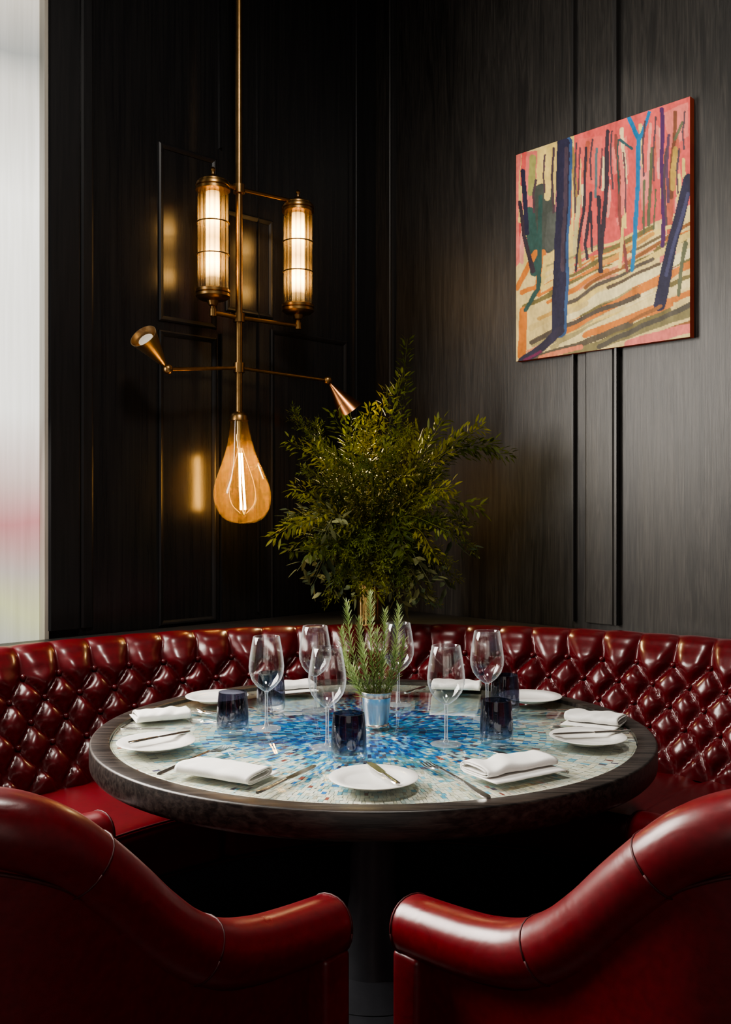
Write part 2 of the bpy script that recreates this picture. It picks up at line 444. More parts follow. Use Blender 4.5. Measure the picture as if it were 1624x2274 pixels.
ths = [A0+(A1-A0)*i/120 for i in range(121)]
for rr_, zz_, ww_ in ((.973,.298,.006), (.992,.449,.0035)):
    mb = MB(); mb.tube([lp(t, rr_, zz_) for t in ths], ww_, 6); build('seat_piping', mb, M_seam, bench, sharp=180)
mb = MB(); rows = [[lp(t, r, z) for r, z in ((1.03,0),(1.03,.289),(1.5,.289),(1.5,0))] for t in ths]
mb.grid(rows, closeu=True); mb.f.append((0,1,2,3)); mb.f.append(tuple(120*4+k for k in (3,2,1,0)))
build('plinth', mb, M_black, bench)
# ledge filling the corner behind the bench
rows = []
dR = (BC-K).dot(DL); dL = (BC-K).dot(DR)
aR = math.atan2(-DL.x, -DL.y); aL = math.atan2(-DR.x, -DR.y)
for i in range(97):
    th = math.radians(-62+i*122/96)
    ro = min(dR/max(.2, math.cos(th-aR)), dL/max(.2, math.cos(th-aL)))-.022
    ro = max(ro, 1.764)
    rows.append([bpt(th, 1.760, 0), bpt(th, 1.760, .872), bpt(th, ro, .872), bpt(th, ro, 0)])
mb = MB(); mb.grid(rows, closeu=True); mb.f.append((0,1,2,3)); mb.f.append(tuple(96*4+k for k in (3,2,1,0)))
led = build('corner_ledge', mb, M_trim)
tag(led, 'black wooden ledge filling the wall corner behind the banquette, under the gold vase', 'ledge')

# ------------------------------------------------------------------ table
TC = Vector((.02, 2.625, 0)); RT = .75
tab = thing('round_table', 'large round dining table with black oak rim and blue mosaic top under glass', 'table', TC)
mb = MB()
mb.lathe([(.700,.7425),(.700,.7505),(.703,.7518),(.744,.7518),(.748,.7505),(.750,.7475),(.750,.700),(.749,.695),(.745,.690),(.735,.688),(.66,.688),(.66,.73),(.70,.73)], 160, closed=True)
build('rim', mb, M_rim, tab)
mb = MB(); mb.lathe([(0,.733),(.699,.733),(.699,.738),(0,.738)], 96)
build('tabletop_base', mb, surface('pale_grout', (.36,.40,.40), (.42,.45,.43), .7, 40, bs=0), tab)
mb = MB()
def pick(r, a, st):
    na = noise.noise(Vector((math.cos(a)*2.0, math.sin(a)*2.0, 3)))
    nb = noise.noise(Vector((math.cos(a)*9, math.sin(a)*9, r*5)))
    e = r*(1+.20*na+.26*nb+.28*(random.random()-.5)+.10*st)
    deep = [(.005,.055,.25),(.008,.10,.38),(.010,.16,.50),(.02,.27,.58),(.04,.09,.20),(.10,.36,.62),(.015,.025,.10),(.20,.46,.64),(.02,.20,.34),(.06,.28,.42),(.008,.12,.44)]
    mid = [(.03,.24,.54),(.10,.42,.62),(.32,.57,.65),(.015,.16,.46),(.07,.34,.46),(.50,.65,.64),(.09,.08,.11),(.20,.44,.50),(.46,.60,.56),(.02,.20,.50),(.14,.30,.30),(.03,.30,.56)]
    pale = [(.50,.67,.65),(.62,.69,.59),(.38,.60,.63),(.22,.50,.61),(.67,.69,.58),(.46,.44,.33),(.12,.40,.56),(.65,.71,.64),(.30,.50,.49)]
    cream = [(.74,.74,.62),(.70,.72,.60),(.64,.67,.56),(.78,.78,.67),(.58,.59,.45),(.66,.73,.64),(.72,.70,.54),(.50,.62,.58)]
    if e < .07: p = mid
    elif e < .29: p = deep
    elif e < .43: p = mid
    elif e < .545: p = pale
    else: p = cream
    c = random.choice(p)
    if random.random() < .03: c = random.choice([(.26,.08,.06),(.07,.06,.12),(.8,.8,.76)])
    k = .88+.2*random.random()
    return tuple(min(.9, x*k) for x in c)
def ring_tiles(r, r2, n, seed):
    ph = random.random()
    cuts = [2*PI*(k+ph+.4*(random.random()-.5))/n for k in range(n)]
    for k in range(n):
        a0 = cuts[k]; a1 = cuts[(k+1) % n]+(2*PI if k == n-1 else 0)
        am = (a0+a1)/2
        s0 = .005*noise.noise(Vector((math.cos(am)*25, math.sin(am)*25, seed)))
        s1 = .005*noise.noise(Vector((math.cos(am)*25, math.sin(am)*25, seed+1)))
        if r < .02: s0 = 0
        ra, rb = r+.0004+s0, min(r2-.0004+s1, .6985)
        g = .0004/max(r, .03); sk = .25*(random.random()-.5)*(a1-a0)
        st = noise.noise(Vector((math.cos(am)*40, math.sin(am)*40, 0)))
        c = pick((ra+rb)/2, am, st); zz = .7395+random.random()*.0005
        q = [(ra, a0+g), (rb, a0+g+sk), (rb, a1-g+sk), (ra, a1-g)]
        mb.add([(R*math.cos(a), R*math.sin(a), zz) for R, a in q], [(0,1,2,3)]); mb.c += [c]*4
r = .005; i = 0
while r < .69:
    r2 = r+(.0190 if r > .1 else .013)
    ring_tiles(r, r2, max(6, int(2*PI*r/.0090)), i); r = r2; i += 1
build('mosaic', mb, M_mosaic, tab, smooth=False, recalc=False)
mb = MB(); mb.lathe([(.6945,.7435),(.6945,.7490),(.693,.750),(0,.750)], 128)
build('glass_top', mb, M_top, tab)
mb = MB(); mb.lathe([(0,.06),(.20,.06),(.11,.10),(.075,.22),(.062,.30),(.058,.60),(.07,.64),(.12,.66),(.30,.668),(.30,.688),(0,.688)], 48)
build('pedestal', mb, M_ped, tab)
mb = MB(); mb.lathe([(0,0),(.30,0),(.305,.01),(.30,.03),(.20,.058),(0,.06)], 48)
build('base_plate', mb, M_ped, tab)
ZT = .7512

# ------------------------------------------------------------------ armchairs
def make_chair(label, loc, rz):
    root = thing('armchair', label, 'armchair', loc, rz, 'red leather armchairs in front of the table')
    R = .053
    half = [(0,.658,.36),(.10,.665,.36),(.18,.675,.36),(.262,.697,.36),(.33,.737,.36),(.39,.790,.36),(.435,.838,.36),(.478,.882,.36),(.52,.922,.358),(.557,.950,.352),(.60,.971,.335),(.64,.980,.308)]
    side = [Vector((.27-s, -y, zt-R)) for s, zt, y in half]
    back = [Vector((-.397,-.25,.984-R)), Vector((-.417,-.13,.986-R)), Vector((-.421,0,.986-R))]
    ctrl = side+back
    ctrl = ctrl+[Vector((p.x, -p.y, p.z)) for p in reversed(ctrl[:-1])]
    path = catmull(ctrl, 6); n = len(path)
    cen = Vector((-.05, 0, 0)); rr = []; shell = []; frames = []; offs = []
    for i, p in enumerate(path):
        t = (path[min(i+1, n-1)]-path[max(i-1, 0)]).normalized()
        sd = Vector((t.y, -t.x, 0)).normalized()
        if sd.dot(p-cen) < 0: sd = -sd
        up = sd.cross(t); up = up if up.z > 0 else -up
        frames.append((p, sd, up, t))
        prof = []
        for k in range(24):   # padded roll
            q = 2*PI*k/24; c_, s_ = math.cos(q), math.sin(q)
            wx = R*1.0*math.copysign(abs(c_)**.88, c_); wz = R*(math.copysign(abs(s_)**.92, s_) if s_ > 0 else s_*.92)
            prof.append(p+sd*wx+up*wz)
        rr.append(prof)
        e_ = min(i, n-1-i); oo = .008+.024*max(0, min(1, (e_-4)/30)); offs.append(oo)   # side panel set back under the arm, fuller towards the back
        o = p+sd*oo; q = p-sd*.034
        lean = .02
        shell.append([Vector((o.x, o.y, p.z)), Vector((o.x-sd.x*lean*.3, o.y-sd.y*lean*.3, .42)), Vector((o.x-sd.x*lean, o.y-sd.y*lean, .15)),
                      Vector((q.x, q.y, .15)), Vector((q.x, q.y, p.z))])
    mb = MB(); mb.grid(rr, closeu=True); M_ = 24
    for idx in (0, n-1):
        p, sd, up, t = frames[idx]; tt = -t if idx == 0 else t
        ring = list(range(idx*M_, idx*M_+M_)); prev = ring
        for k, (sc, d) in enumerate(((.95,.006),(.88,.009),(.5,.011))):
            base = len(mb.v)
            mb.v += [tuple(p+(Vector(mb.v[j])-p)*sc+tt*d) for j in ring]
            cur = list(range(base, base+M_))
            mb.f += [(prev[q], prev[(q+1)%M_], cur[(q+1)%M_], cur[q]) for q in range(M_)]; prev = cur
        mb.f.append(tuple(prev))
    build('armrest_roll', mb, M_chair, root, sharp=60)
    mb = MB(); mb.grid(shell, closeu=True); mb.f.append(tuple(range(5))); mb.f.append(tuple((n-1)*5+k for k in reversed(range(5))))
    build('shell', mb, M_chair, root, sharp=50)
    for sy in (-1, 1):
        b = MB(); b.rbox(.212, .276, sy*.36-.046, sy*.36+.046, .14, .575, .010, 3)
        build('arm_front', b, M_chair, root)
    for i in (0, 21, 45, n-1, n-1-21, n-1-45):
        p, sd, up, t = frames[i]; b = MB()
        b.tube([Vector(rr[i][k % M_])+(Vector(rr[i][k % M_])-p).normalized()*.0002 for k in range(M_+1)], .0018, 5)
        build('stitched_seam', b, M_seam, root, sharp=180)
    b = MB()   # piping along the underside of the roll, outside face
    b.tube([frames[i][0]+frames[i][1]*(offs[i]+.0015)-Vector((0,0,R*.90)) for i in range(8, n-8)], .0030, 6); build('piping', b, M_seam, root, sharp=180)
    b = MB(); b.rbox(-.36, .26, -.285, .285, .30, .455, .035, 5); build('seat', b, M_chair, root)
    b = MB(); b.rbox(-.34, .20, -.31, .31, .16, .31, .01, 2); build('seat_frame', b, M_chair, root)
    for lx, ly in ((.20,.31),(.20,-.31),(-.31,.26),(-.31,-.26)):
        b = MB(); b.tube([(lx*1.02, ly*1.02, 0), (lx, ly, .17)], [.014, .022], 10); build('leg', b, M_wood_leg, root)
    return root
c1 = make_chair('red leather armchair at the lower left with its sloping arm towards the right', (-.512,1.735,0), math.atan2(.75,.66))
c2 = make_chair('red leather armchair at the lower right with its sloping arm towards the left', (.532,1.735,0), math.atan2(.75,-.66))

# ------------------------------------------------------------------ tableware
def make_wine(label, loc):
    r = thing('wine_glass', label, 'wine glass', loc, 0, 'clear wine glasses on the table')
    b = MB(); b.lathe([(.0045,.100),(.013,.105),(.028,.117),(.040,.133),(.0470,.153),(.0482,.170),(.046,.193),(.0415,.222),(.0365,.250),(.0358,.2506),(.0352,.250),(.0402,.222),(.0448,.193),(.0470,.170),(.0458,.153)], 40)
    build('bowl', b, M_glass, r, sharp=180)
    b = MB(); b.lathe([(.0078,.006),(.0050,.014),(.0042,.03),(.0040,.07),(.0044,.095),(.0060,.1015),(0,.1015)], 16); build('stem', b, M_stem, r)
    b = MB(); b.lathe([(0,0),(.039,0),(.0398,.0014),(.034,.0030),(.014,.0052),(.007,.0068),(0,.0068)], 40); build('foot', b, M_glass, r)
    return r
wg = [('wine glass at left front beside the dark tumbler nearest the left plate', 592, None, 2.598), ('tall wine glass just left of the rosemary cup, nearest the camera of that pair', 727, None, 2.389),
      ('wine glass right of the rosemary cup, standing nearest to the front right napkin', 991, None, 2.421), ('wine glass at the back left, behind the one beside the rosemary', 700, None, 2.836),
      ('wine glass directly behind the rosemary sprigs', 885, None, 2.917), ('wine glass at the back right, behind the dark tumblers', 1082, None, 2.718)]
w0 = None
for lab, x, _, Y in wg:
    loc = ((x-CX)/F*Y, Y, ZT)
    if w0 is None: w0 = make_wine(lab, loc)
    else:
        c = copy_tree(w0); c.location = loc; c['label'] = lab
tl = [('smoky blue tumbler at left, near the left plate with butter knife', 517, 2.535), ('smoky blue tumbler at back left, half hidden behind a wine glass stem', 602, 2.84),
      ('smoky blue tumbler at front centre, nearest the front plate', 775, 2.267), ('smoky blue tumbler at right front, left of the right plate', 1103, 2.426),
      ('smoky blue tumbler at right, behind the other right tumbler', 1122, 2.80)]
t0 = None
for lab, x, Y in tl:
    loc = ((x-CX)/F*Y, Y, ZT)
    if t0 is None:
        b = MB(); prof = [(0,0),(.034,0),(.0395,.003),(.042,.012),(.0425,.03),(.0418,.06),(.0395,.09),(.0372,.112),(.0355,.112),(.0375,.09),(.0395,.06),(.0398,.03),(.037,.020),(.03,.0165),(0,.0155)]
        b.lathe(prof, 72)
        nv = []
        for k, (x_, y_, z_0) in enumerate(b.v):   # softly fluted inside wall
            ri = math.hypot(x_, y_)
            if k > 8*72 and ri > .02 and z_0 < .10:
                f = 1+.022*math.cos(12*math.atan2(y_, x_)); x_ *= f; y_ *= f
            nv.append((x_, y_, z_0))
        b.v = nv
        t0 = build('tumbler', b, M_tumbler, None, loc, sharp=60); o = t0
    else:
        o = t0.copy(); link(o); o.location = loc
    tag(o, lab, 'tumbler', 'smoky blue tumblers on the table')
def pl(x, y): return onz(x, y, ZT)
pls = [('white side plate at the front centre with a knife lying across it', (830,1741)), ('white side plate at the far left edge of the table with a butter knife', (347,1660)),
       ('white side plate at the right edge of the table with a butter knife', (1306,1648)), ('white side plate at the back left beside the folded napkin', (482,1556)),
       ('white side plate at the back right, in front of the tufted bench', (1178,1556))]
p0 = None
for lab, (x, y) in pls:
    if p0 is None:
        b = MB(); b.lathe([(0,.003),(.05,.003),(.052,0),(.056,0),(.060,.004),(.075,.009),(.0965,.0150),(.0978,.0165),(.0965,.0178),(.074,.0125),(.066,.0095),(.060,.007),(0,.0065)], 64)
        p0 = build('side_plate', b, M_ceramic, None, pl(x, y), sharp=60); o = p0
    else:
        o = p0.copy(); link(o); o.location = pl(x, y)
    tag(o, lab, 'plate', 'white side plates on the table')

def make_napkin(label, ctr, rz, seed, Ln=.2, Wd=.100, Ht=.026):
    b = MB(); prof = []
    nturn = 2.4; ns = 70
    for i in range(ns+1):
        q = i/ns; a = -PI*.5+q*nturn*2*PI
        sx = (Wd/2)*(1-.24*q); sz = (Ht/2)*(1-.78*q)
        c, s_ = math.cos(a), math.sin(a)
        x = sx*math.copysign(abs(c)**.45, c); z = sz*math.copysign(abs(s_)**.8, s_)
        prof.append((x+.006*q, z))
    prof.insert(0, (-Wd*.62, -Ht/2+.0005)); prof.insert(0, (-Wd*.78, -Ht/2))
    rows = []; nl = 26
    for k in range(nl+1):
        t = k/nl-.5; row = []
        for j, (x, z) in enumerate(prof):
            dn = noise.noise(Vector((t*5, x*30, seed)))*.004
            yy = t*Ln+noise.noise(Vector((j*.08, seed, 1)))*.005
            zz = (z+Ht/2)*(1+.24*noise.noise(Vector((t*5+x*14, seed, 5))))
            row.append(Vector((x+dn, yy, max(zz+dn*.4*min(1, zz/.01), .0012))))
        rows.append(row)
    b.grid(rows)
    o = build('folded_napkin', b, M_linen, None, ctr, (0,0,rz), sharp=180)
    sm = o.modifiers.new('thick', 'SOLIDIFY'); sm.thickness = .0022; sm.offset = 0
    return tag(o, label, 'napkin', 'white folded napkins on the table')
def nap(label, pa, pb, seed, flip=0, dz=0, **k):
    a, b_ = pl(*pa), pl(*pb); d = b_-a; c = (a+b_)/2
    make_napkin(label, (c.x, c.y, ZT+dz), math.atan2(-d.x, d.y)+flip*PI, seed, **k)
nap('folded white napkin at the front left, between fork and knife', (415,1708), (583,1735), 1.3, 0)
nap('folded white napkin at the front right, lying over a knife', (1038,1733), (1222,1698), 2.7, 1, dz=.0065, Ln=.205)
nap('folded white napkin at the left edge of the table behind the left plate', (300,1600), (415,1590), 4.1, 0, Ln=.15)
nap('folded white napkin at the right edge of the table behind the right plate', (1268,1598), (1378,1610), 5.2, 1, Ln=.15)
nap('folded white napkin at the back left of the table, left of the rosemary', (612,1532), (690,1526), 6.4, 1, Ln=.13)
nap('folded white napkin at the back right of the table, behind wine glasses', (955,1526), (1075,1530), 7.9, 0, Ln=.16)

def make_knife(label, p0, p1, z=0, butter=False):
    a, b_ = pl(*p0), pl(*p1); d = b_-a; Ln = d.length; c = (a+b_)/2
    root = thing('butter_knife' if butter else 'table_knife', label, 'knife', (c.x, c.y, ZT+z), math.atan2(d.y, d.x), 'silver knives on the table')
    hb = -Ln/2+.46*Ln; b = MB()
    rows = []
    for q, w in ((0,.0045),(.03,.0070),(.3,.0078),(.7,.0060),(.95,.0050),(1,.0045)):
        x = -Ln/2+q*.46*Ln
        rows.append([Vector((x, w*math.cos(2*PI*k/10), .0034+.0032*math.sin(2*PI*k/10))) for k in range(10)])
    b.grid(rows, closeu=True); b.f.append(tuple(range(10))); b.f.append(tuple(50+k for k in reversed(range(10)))); build('handle', b, M_silver, root)
    b = MB(); Lb = Ln*.54; wd = .0105
    out = [(0,-.0045),(.12,-.009),(.5,-wd),(.8,-wd),(.95,-.0055),(1,.003),(.93,.007),(.6,.0085),(.12,.0075),(0,.0045)]
    n = len(out)
    b.add([(hb+q*Lb, y, .0024+.0016) for q, y in out]+[(hb+q*Lb, y, .0024) for q, y in out],
          [tuple(range(n)), tuple(2*n-1-k for k in range(n))]+[(k, (k+1)%n, n+(k+1)%n, n+k) for k in range(n)])
    build('blade', b, M_silver, root, smooth=False)
def make_fork(label, p0, p1, z=0):
    a, b_ = pl(*p0), pl(*p1); d = b_-a; Ln = d.length; c = (a+b_)/2
    root = thing('dinner_fork', label, 'fork', (c.x, c.y, ZT+z), math.atan2(d.y, d.x), 'silver forks on the table')
    def strip(pts, th=.0022):
        b = MB(); rows = []
        for x, w, zz, y in pts: rows.append([Vector((x, y-w, zz)), Vector((x, y+w, zz)), Vector((x, y+w*.9, zz+th)), Vector((x, y-w*.9, zz+th))])
        b.grid(rows, closeu=True); b.f.append((0,1,2,3)); k = (len(pts)-1)*4; b.f.append((k+3,k+2,k+1,k)); return b
    h = Ln/2
    build('handle', strip([(-h,.005,.001,0),(-h+.01,.0100,.0015,0),(-h+.05,.0082,.003,0),(-h+.10,.0042,.007,0),(h-.075,.0036,.009,0)]), M_silver, root)
    b = strip([(h-.076,.0036,.009,0),(h-.068,.011,.0075,0),(h-.055,.0145,.005,0),(h-.045,.0150,.003,0)])
    for k in range(4):
        y = (k-1.5)*.0084
        t = strip([(h-.046,.0024,.003,y),(h-.025,.0021,.0015,y*.97),(h-.006,.0016,.003,y*.93),(h,.0007,.0045,y*.92)])
        b.add(t.v, t.f)
    build('head', b, M_silver, root)
make_fork('silver fork at the front left, behind the folded napkin', (352,1722), (503,1662))
make_knife('silver table knife at the front left, right of the folded napkin', (572,1764), (702,1702))
make_fork('silver fork at the front right, between the plate and the napkin', (1086,1774), (944,1697))
make_knife('silver table knife at the front right, its blade beyond the napkin', (1262,1718), (1095,1670), z=-.0002)
make_knife('small knife lying across the front centre plate', (884,1762), (818,1712), z=.0168, butter=True)
make_knife('small knife lying across the plate at the left edge', (284,1668), (424,1640), z=.0168, butter=True)
make_knife('small knife lying across the plate at the right edge', (1400,1640), (1226,1648), z=.0168, butter=True)
make_knife('silver table knife at the left edge, in front of the folded napkin', (268,1622), (368,1620))
make_fork('silver fork at the back left, right of the left edge napkin', (425,1580), (482,1588))
make_knife('silver table knife at the right, left of the right edge napkin', (1290,1578), (1175,1583))
make_fork('silver fork at the right edge, between plate and napkin', (1398,1630), (1228,1618))
make_knife('silver table knife at the back centre behind the rosemary cup', (900,1541), (945,1526))
make_knife('silver table knife at the back right beside the plate', (1205,1537), (1150,1533))

# rosemary cup
cup_y = 2.632
b = MB(); b.lathe([(0,0),(.034,0),(.036,.003),(.0355,.006),(.033,.008),(.0335,.012),(.0385,.060),(.0400,.078),(.0412,.080),(.0405,.082),(.0425,.094),(.0440,.0945),(.0435,.096),(.0410,.096),(.039,.08),(.036,.05),(0,.05)], 48)
cup = build('julep_cup', b, M_cup, None, ((836-CX)/F*cup_y, cup_y, ZT), sharp=35)
tag(cup, 'small silver beaker at the table centre holding rosemary', 'cup')
ros = thing('rosemary_bunch', 'bunch of upright rosemary sprigs in the silver beaker', 'rosemary', (cup.location.x, cup.location.y, ZT+.052))
tips = [(770,1338),(822,1318),(886,1348),(856,1356),(758,1396),(797,1376),(898,1420),(764,1446),(838,1400),(880,1440),(806,1430),(850,1450),(784,1480)]
for i, (x, y) in enumerate(tips):
    Y = cup_y+random.uniform(-.05,.05); e = at(x, y, Y)-ros.location
    s0 = Vector((e.x*.22, e.y*.2, 0)); mid = s0.lerp(e, .5)+Vector((e.x*.20, 0, .01))
    path = catmull([s0, mid, e], 8); b = MB(); b.tube(path, [.0022-.0013*k/16 for k in range(17)], 6)
    n = int((e-s0).length/.0018)
    for k in range(n):
        q = k/n
        if q < .14: continue
        f = q*16; j = min(int(f), 15); p = path[j].lerp(path[j+1], f-j); t = (path[j+1]-path[j]).normalized()
        o = t.orthogonal().normalized(); o.rotate(Matrix.Rotation(k*2.4+random.random()*.6, 3, t))
        ln = (.025 if q < .85 else .025*(1.6-q*.9))*random.uniform(.75,1.2)
        d = (o*.95+t*(.45+.6*q)).normalized(); w = d.cross(t).normalized()*.0017
        q2 = p+d*ln*.55+t*.002
        b.add([p-w*.6, p+w*.6, q2+w, p+d*ln+t*.004, q2-w], [(0,1,2,4),(4,2,3)])
    build('sprig', b, M_rose, ros, sharp=180, recalc=False)

# ------------------------------------------------------------------ vase and foliage
VX, VY, VZ = (820-CX)/F*3.96, 3.96, .872
b = MB(); prof = [(0,0),(.050,0),(.053,.01),(.050,.03),(.050,.12),(.056,.16),(.064,.195),(.066,.20),(.062,.20),(.05,.16),(.045,.12),(0,.12)]
b.lathe(prof, 72)
vs = []
for x, y, z in b.v:
    a = math.atan2(y, x); k = 1+.035*math.cos(a*18)*(1 if math.hypot(x, y) > .02 else 0); vs.append((x*k, y*k, z))
b.v = vs
v = build('flower_vase', b, M_vase, None, (VX, VY, VZ), sharp=50)
tag(v, 'fluted gold vase on the corner ledge, mostly hidden behind the rosemary', 'vase')
fol = thing('foliage_arrangement', 'big bushy arrangement of green leafy branches in the gold vase', 'foliage', (VX, VY, VZ+.13))
def clampw(p):
    for n in (DL, DR):
        d = (p-K).dot(n)
        if d < .05: p = p+n*(.05-d)
    if p.z < .93: p = Vector((p.x, p.y, .93))
    return p
def leaf(b, p, d, up, L_, W2, curl):
    if p.z < .95: return
    s = d.cross(up)
    s = s.normalized() if s.length > 1e-4 else d.orthogonal().normalized()
    u = s.cross(d).normalized()
    m1_ = p+d*L_*.33-u*curl*.1; m2_ = p+d*L_*.68-u*curl*.4; tip = p+d*L_-u*curl
    pts = [p, m1_+s*W2*.9+u*.12*W2, m1_-u*W2*.12, m1_-s*W2*.9+u*.12*W2, m2_+s*W2*.75, m2_-u*W2*.15, m2_-s*W2*.75, tip]
    b.add([clampw(q) for q in pts], [(0,1,2),(0,2,3),(1,4,5,2),(2,5,6,3),(4,7,5),(5,7,6)])
def branch(end, kind, arch=.2, dens=1.0, q0=.34):
    s0 = Vector((VX+random.uniform(-.03,.03), VY+random.uniform(-.03,.03), VZ+.14)); e = Vector(end)
    ln = (e-s0).length
    mouth = Vector((VX, VY, VZ+.21))+Vector(((e.x-VX)*.06, (e.y-VY)*.06, 0))
    mid = mouth.lerp(e, .5)+Vector((random.uniform(-.04,.04), random.uniform(-.04,.04), arch*ln))
    path = catmull([s0, mouth, mid, e], 10); m_ = len(path)-1
    b = MB(); b.tube([clampw(p) for p in path], [.0034-.0024*k/m_ for k in range(m_+1)], 6)
    seglen = sum((path[i+1]-path[i]).length for i in range(m_))
    sp = {'A': .0082, 'B': .014, 'C': .0068}[kind]/dens
    n = int(seglen/sp); ph = random.random()*6; sc = random.uniform(.7,1.3)
    for k in range(n):
        q = k/n
        if q < q0: continue
        f = q*m_; j = min(int(f), m_-1); p = path[j].lerp(path[j+1], f-j); t = (path[j+1]-path[j]).normalized()
        o = t.orthogonal().normalized(); o.rotate(Matrix.Rotation(ph+k*2.4+random.uniform(-.6,.6), 3, t))
        up = Vector((random.uniform(-.7,.7), random.uniform(-1,.3), 1)).normalized()
        if kind == 'A':
            tw = p+o*.010+t*.006; leaf(b, tw, (o+t*random.uniform(.5,1.1)+Vector((0,0,random.uniform(-.2,.25)))).normalized(), up, sc*random.uniform(.030,.056)*(1.2-.5*q), .0060*sc, .010)
            o2 = o.copy(); o2.rotate(Matrix.Rotation(1.3, 3, t)); rr_ = random.uniform(.02,.090)*(1.25-q)
            leaf(b, p+o2*rr_+t*rr_*.6, (o2*.8+t).normalized(), up, sc*random.uniform(.026,.046), .0054*sc, .008)
        elif kind == 'B':
            leaf(b, p+o*.01, (o+t*.5-Vector((0,0,.25))).normalized(), up, random.uniform(.045,.062), .0108, .006)
            if k % 2: leaf(b, p+o*.04+t*.01, (o+t*.9-Vector((0,0,.2))).normalized(), up, random.uniform(.035,.05), .009, .006)
        else:   # feathery spray: short twigs all around the stem with fine leaflets
            tl_ = sc*random.uniform(.035,.075)*(1.2-.6*q); dd = (o*.8+t*.8).normalized()
            nl_ = max(3, int(tl_/.010))
            for h in range(nl_+1):
                pp = p+dd*(tl_*h/nl_)-Vector((0,0,.15*tl_*h/nl_)); o3 = dd.orthogonal().normalized(); o3.rotate(Matrix.Rotation(h*2.2+k, 3, dd))
                leaf(b, pp, (dd*.9+o3*.7).normalized(), up, .018, .0025, .002)
                leaf(b, pp, (dd*.9-o3*.7).normalized(), up, .018, .0025, .002)
    b.v = [tuple(Vector(x)-fol.location) for x in b.v]
    build('branch', b, {'A': M_leafA, 'B': M_leafB, 'C': M_leafC}[kind], fol, sharp=180, recalc=False)
def E(x, y, Y): return at(x, y, Y)
sil = [(905,752,3.95,'A',.05),(895,830,3.9,'A',.05),(862,860,4.0,'A',.05),(1140,1008,3.85,'A',.28),(1075,945,3.8,'A',.2),(985,930,3.85,'A',.1),(1100,985,3.75,'A',.25),(1030,965,3.9,'A',.15),
       (648,908,3.8,'C',.1),(640,978,3.72,'A',.18),(700,935,3.85,'C',.1),(740,915,3.9,'A',.08),(690,985,3.6,'A',.15),(780,925,4.0,'A',.05),(820,900,3.8,'A',.05),(940,960,3.7,'A',.1),
       (602,1195,3.62,'A',.3),(650,1085,3.65,'A',.2),(632,1150,3.7,'B',.25),(672,1040,3.7,'C',.2),(1070,1128,3.7,'A',.25),(1060,1222,3.72,'C',.3),(1010,1080,3.6,'A',.2),(1040,1180,3.65,'A',.28),
       (660,1268,3.66,'B',.32),(690,1300,3.7,'B',.34),(948,1345,3.6,'B',.35),(905,1340,3.6,'B',.3),(1005,1255,3.66,'C',.35),(720,1190,3.55,'B',.3),(960,1300,3.6,'B',.35),(745,1290,3.6,'C',.3),
       (770,1240,3.55,'C',.28),(850,1260,3.52,'C',.25),(900,1230,3.5,'A',.28),(1000,1180,3.55,'A',.25),(640,1225,3.7,'A',.32),(1020,1290,3.7,'C',.35),(930,1335,3.6,'B',.3),(875,1325,3.6,'B',.3),
       (705,1255,3.6,'B',.34),(735,1235,3.55,'C',.32),(790,1300,3.56,'C',.28),(820,1310,3.56,'C',.26),(915,1290,3.6,'C',.32),(970,1240,3.58,'A',.32),(690,1215,3.6,'A',.34),(660,1170,3.6,'A',.28),(1045,1235,3.7,'B',.34),
       (690,1310,3.62,'B',.36),(715,1325,3.62,'B',.34),(760,1318,3.6,'B',.3),(1000,1310,3.66,'B',.36),(940,1310,3.58,'B',.34),(860,1320,3.56,'C',.28),(890,1345,3.58,'B',.3),(925,1350,3.6,'B',.34),(800,1325,3.58,'C',.26),
       (780,1335,3.58,'B',.28),(735,1335,3.6,'C',.32),(965,1340,3.62,'C',.36),(835,1330,3.56,'A',.26)]
for x, y, Y, k, ar in sil: branch(E(x, y, Y), k, ar, q0=.26 if y > 1150 else .34)
for i in range(52):
    a = random.uniform(0, 2*PI); rad = math.sqrt(random.random())
    x = 850+rad*math.cos(a)*220; y = 1115+rad*math.sin(a)*190
    branch(E(x, y, random.uniform(3.5,3.9)), random.choice('AAACCC'), random.uniform(.08,.28), q0=.28)

# ------------------------------------------------------------------ pendant lamp
PY = 3.945
P = Vector(((531-CX)/F*PY, PY, 0))
lamp = thing('pendant_lamp', 'tall brass pendant light with two glass rod lanterns, two cones and a teardrop bulb', 'pendant light', (P.x, P.y, 1.28))
O = lamp.location.copy()
def lb(name, mb, m, parent=lamp, **k):
    mb.v = [tuple(Vector(x)-O) for x in mb.v]; return build(name, mb, m, parent, **k)
def cyl(b, c, z0, z1, r, seg=20): b.lathe([(0,z0),(r,z0),(r,z1),(0,z1)], seg, (c.x, c.y, 0))
zP = lambda y: zat(y, PY)
b = MB(); cyl(b, P, zP(922), CEIL-.02, .0145); lb('pole', b, M_brass)
b = MB(); b.lathe([(0,CEIL-.04),(.06,CEIL-.03),(.065,CEIL),(0,CEIL)], 24, (P.x,P.y,0)); lb('ceiling_rose', b, M_brass)
YA, YB = 3.84, 4.115
TLp = Vector(((473-CX)/F*YA, YA, 0)); TRp = Vector(((662-CX)/F*YB, YB, 0))
for z in (zP(420), zP(706)):
    b = MB(); cyl(b, P, z-.018, z+.018, .024)
    for T in (TLp, TRp):
        b.tube([(P.x, P.y, z), (T.x, T.y, z)], .0090, 10)
        cyl(b, T, z-.014, z+.014, .014)
    lb('bracket', b, M_brass)
s_l = 1.045
z_ = lambda z: 2.40+(z-2.40)*s_l+.022
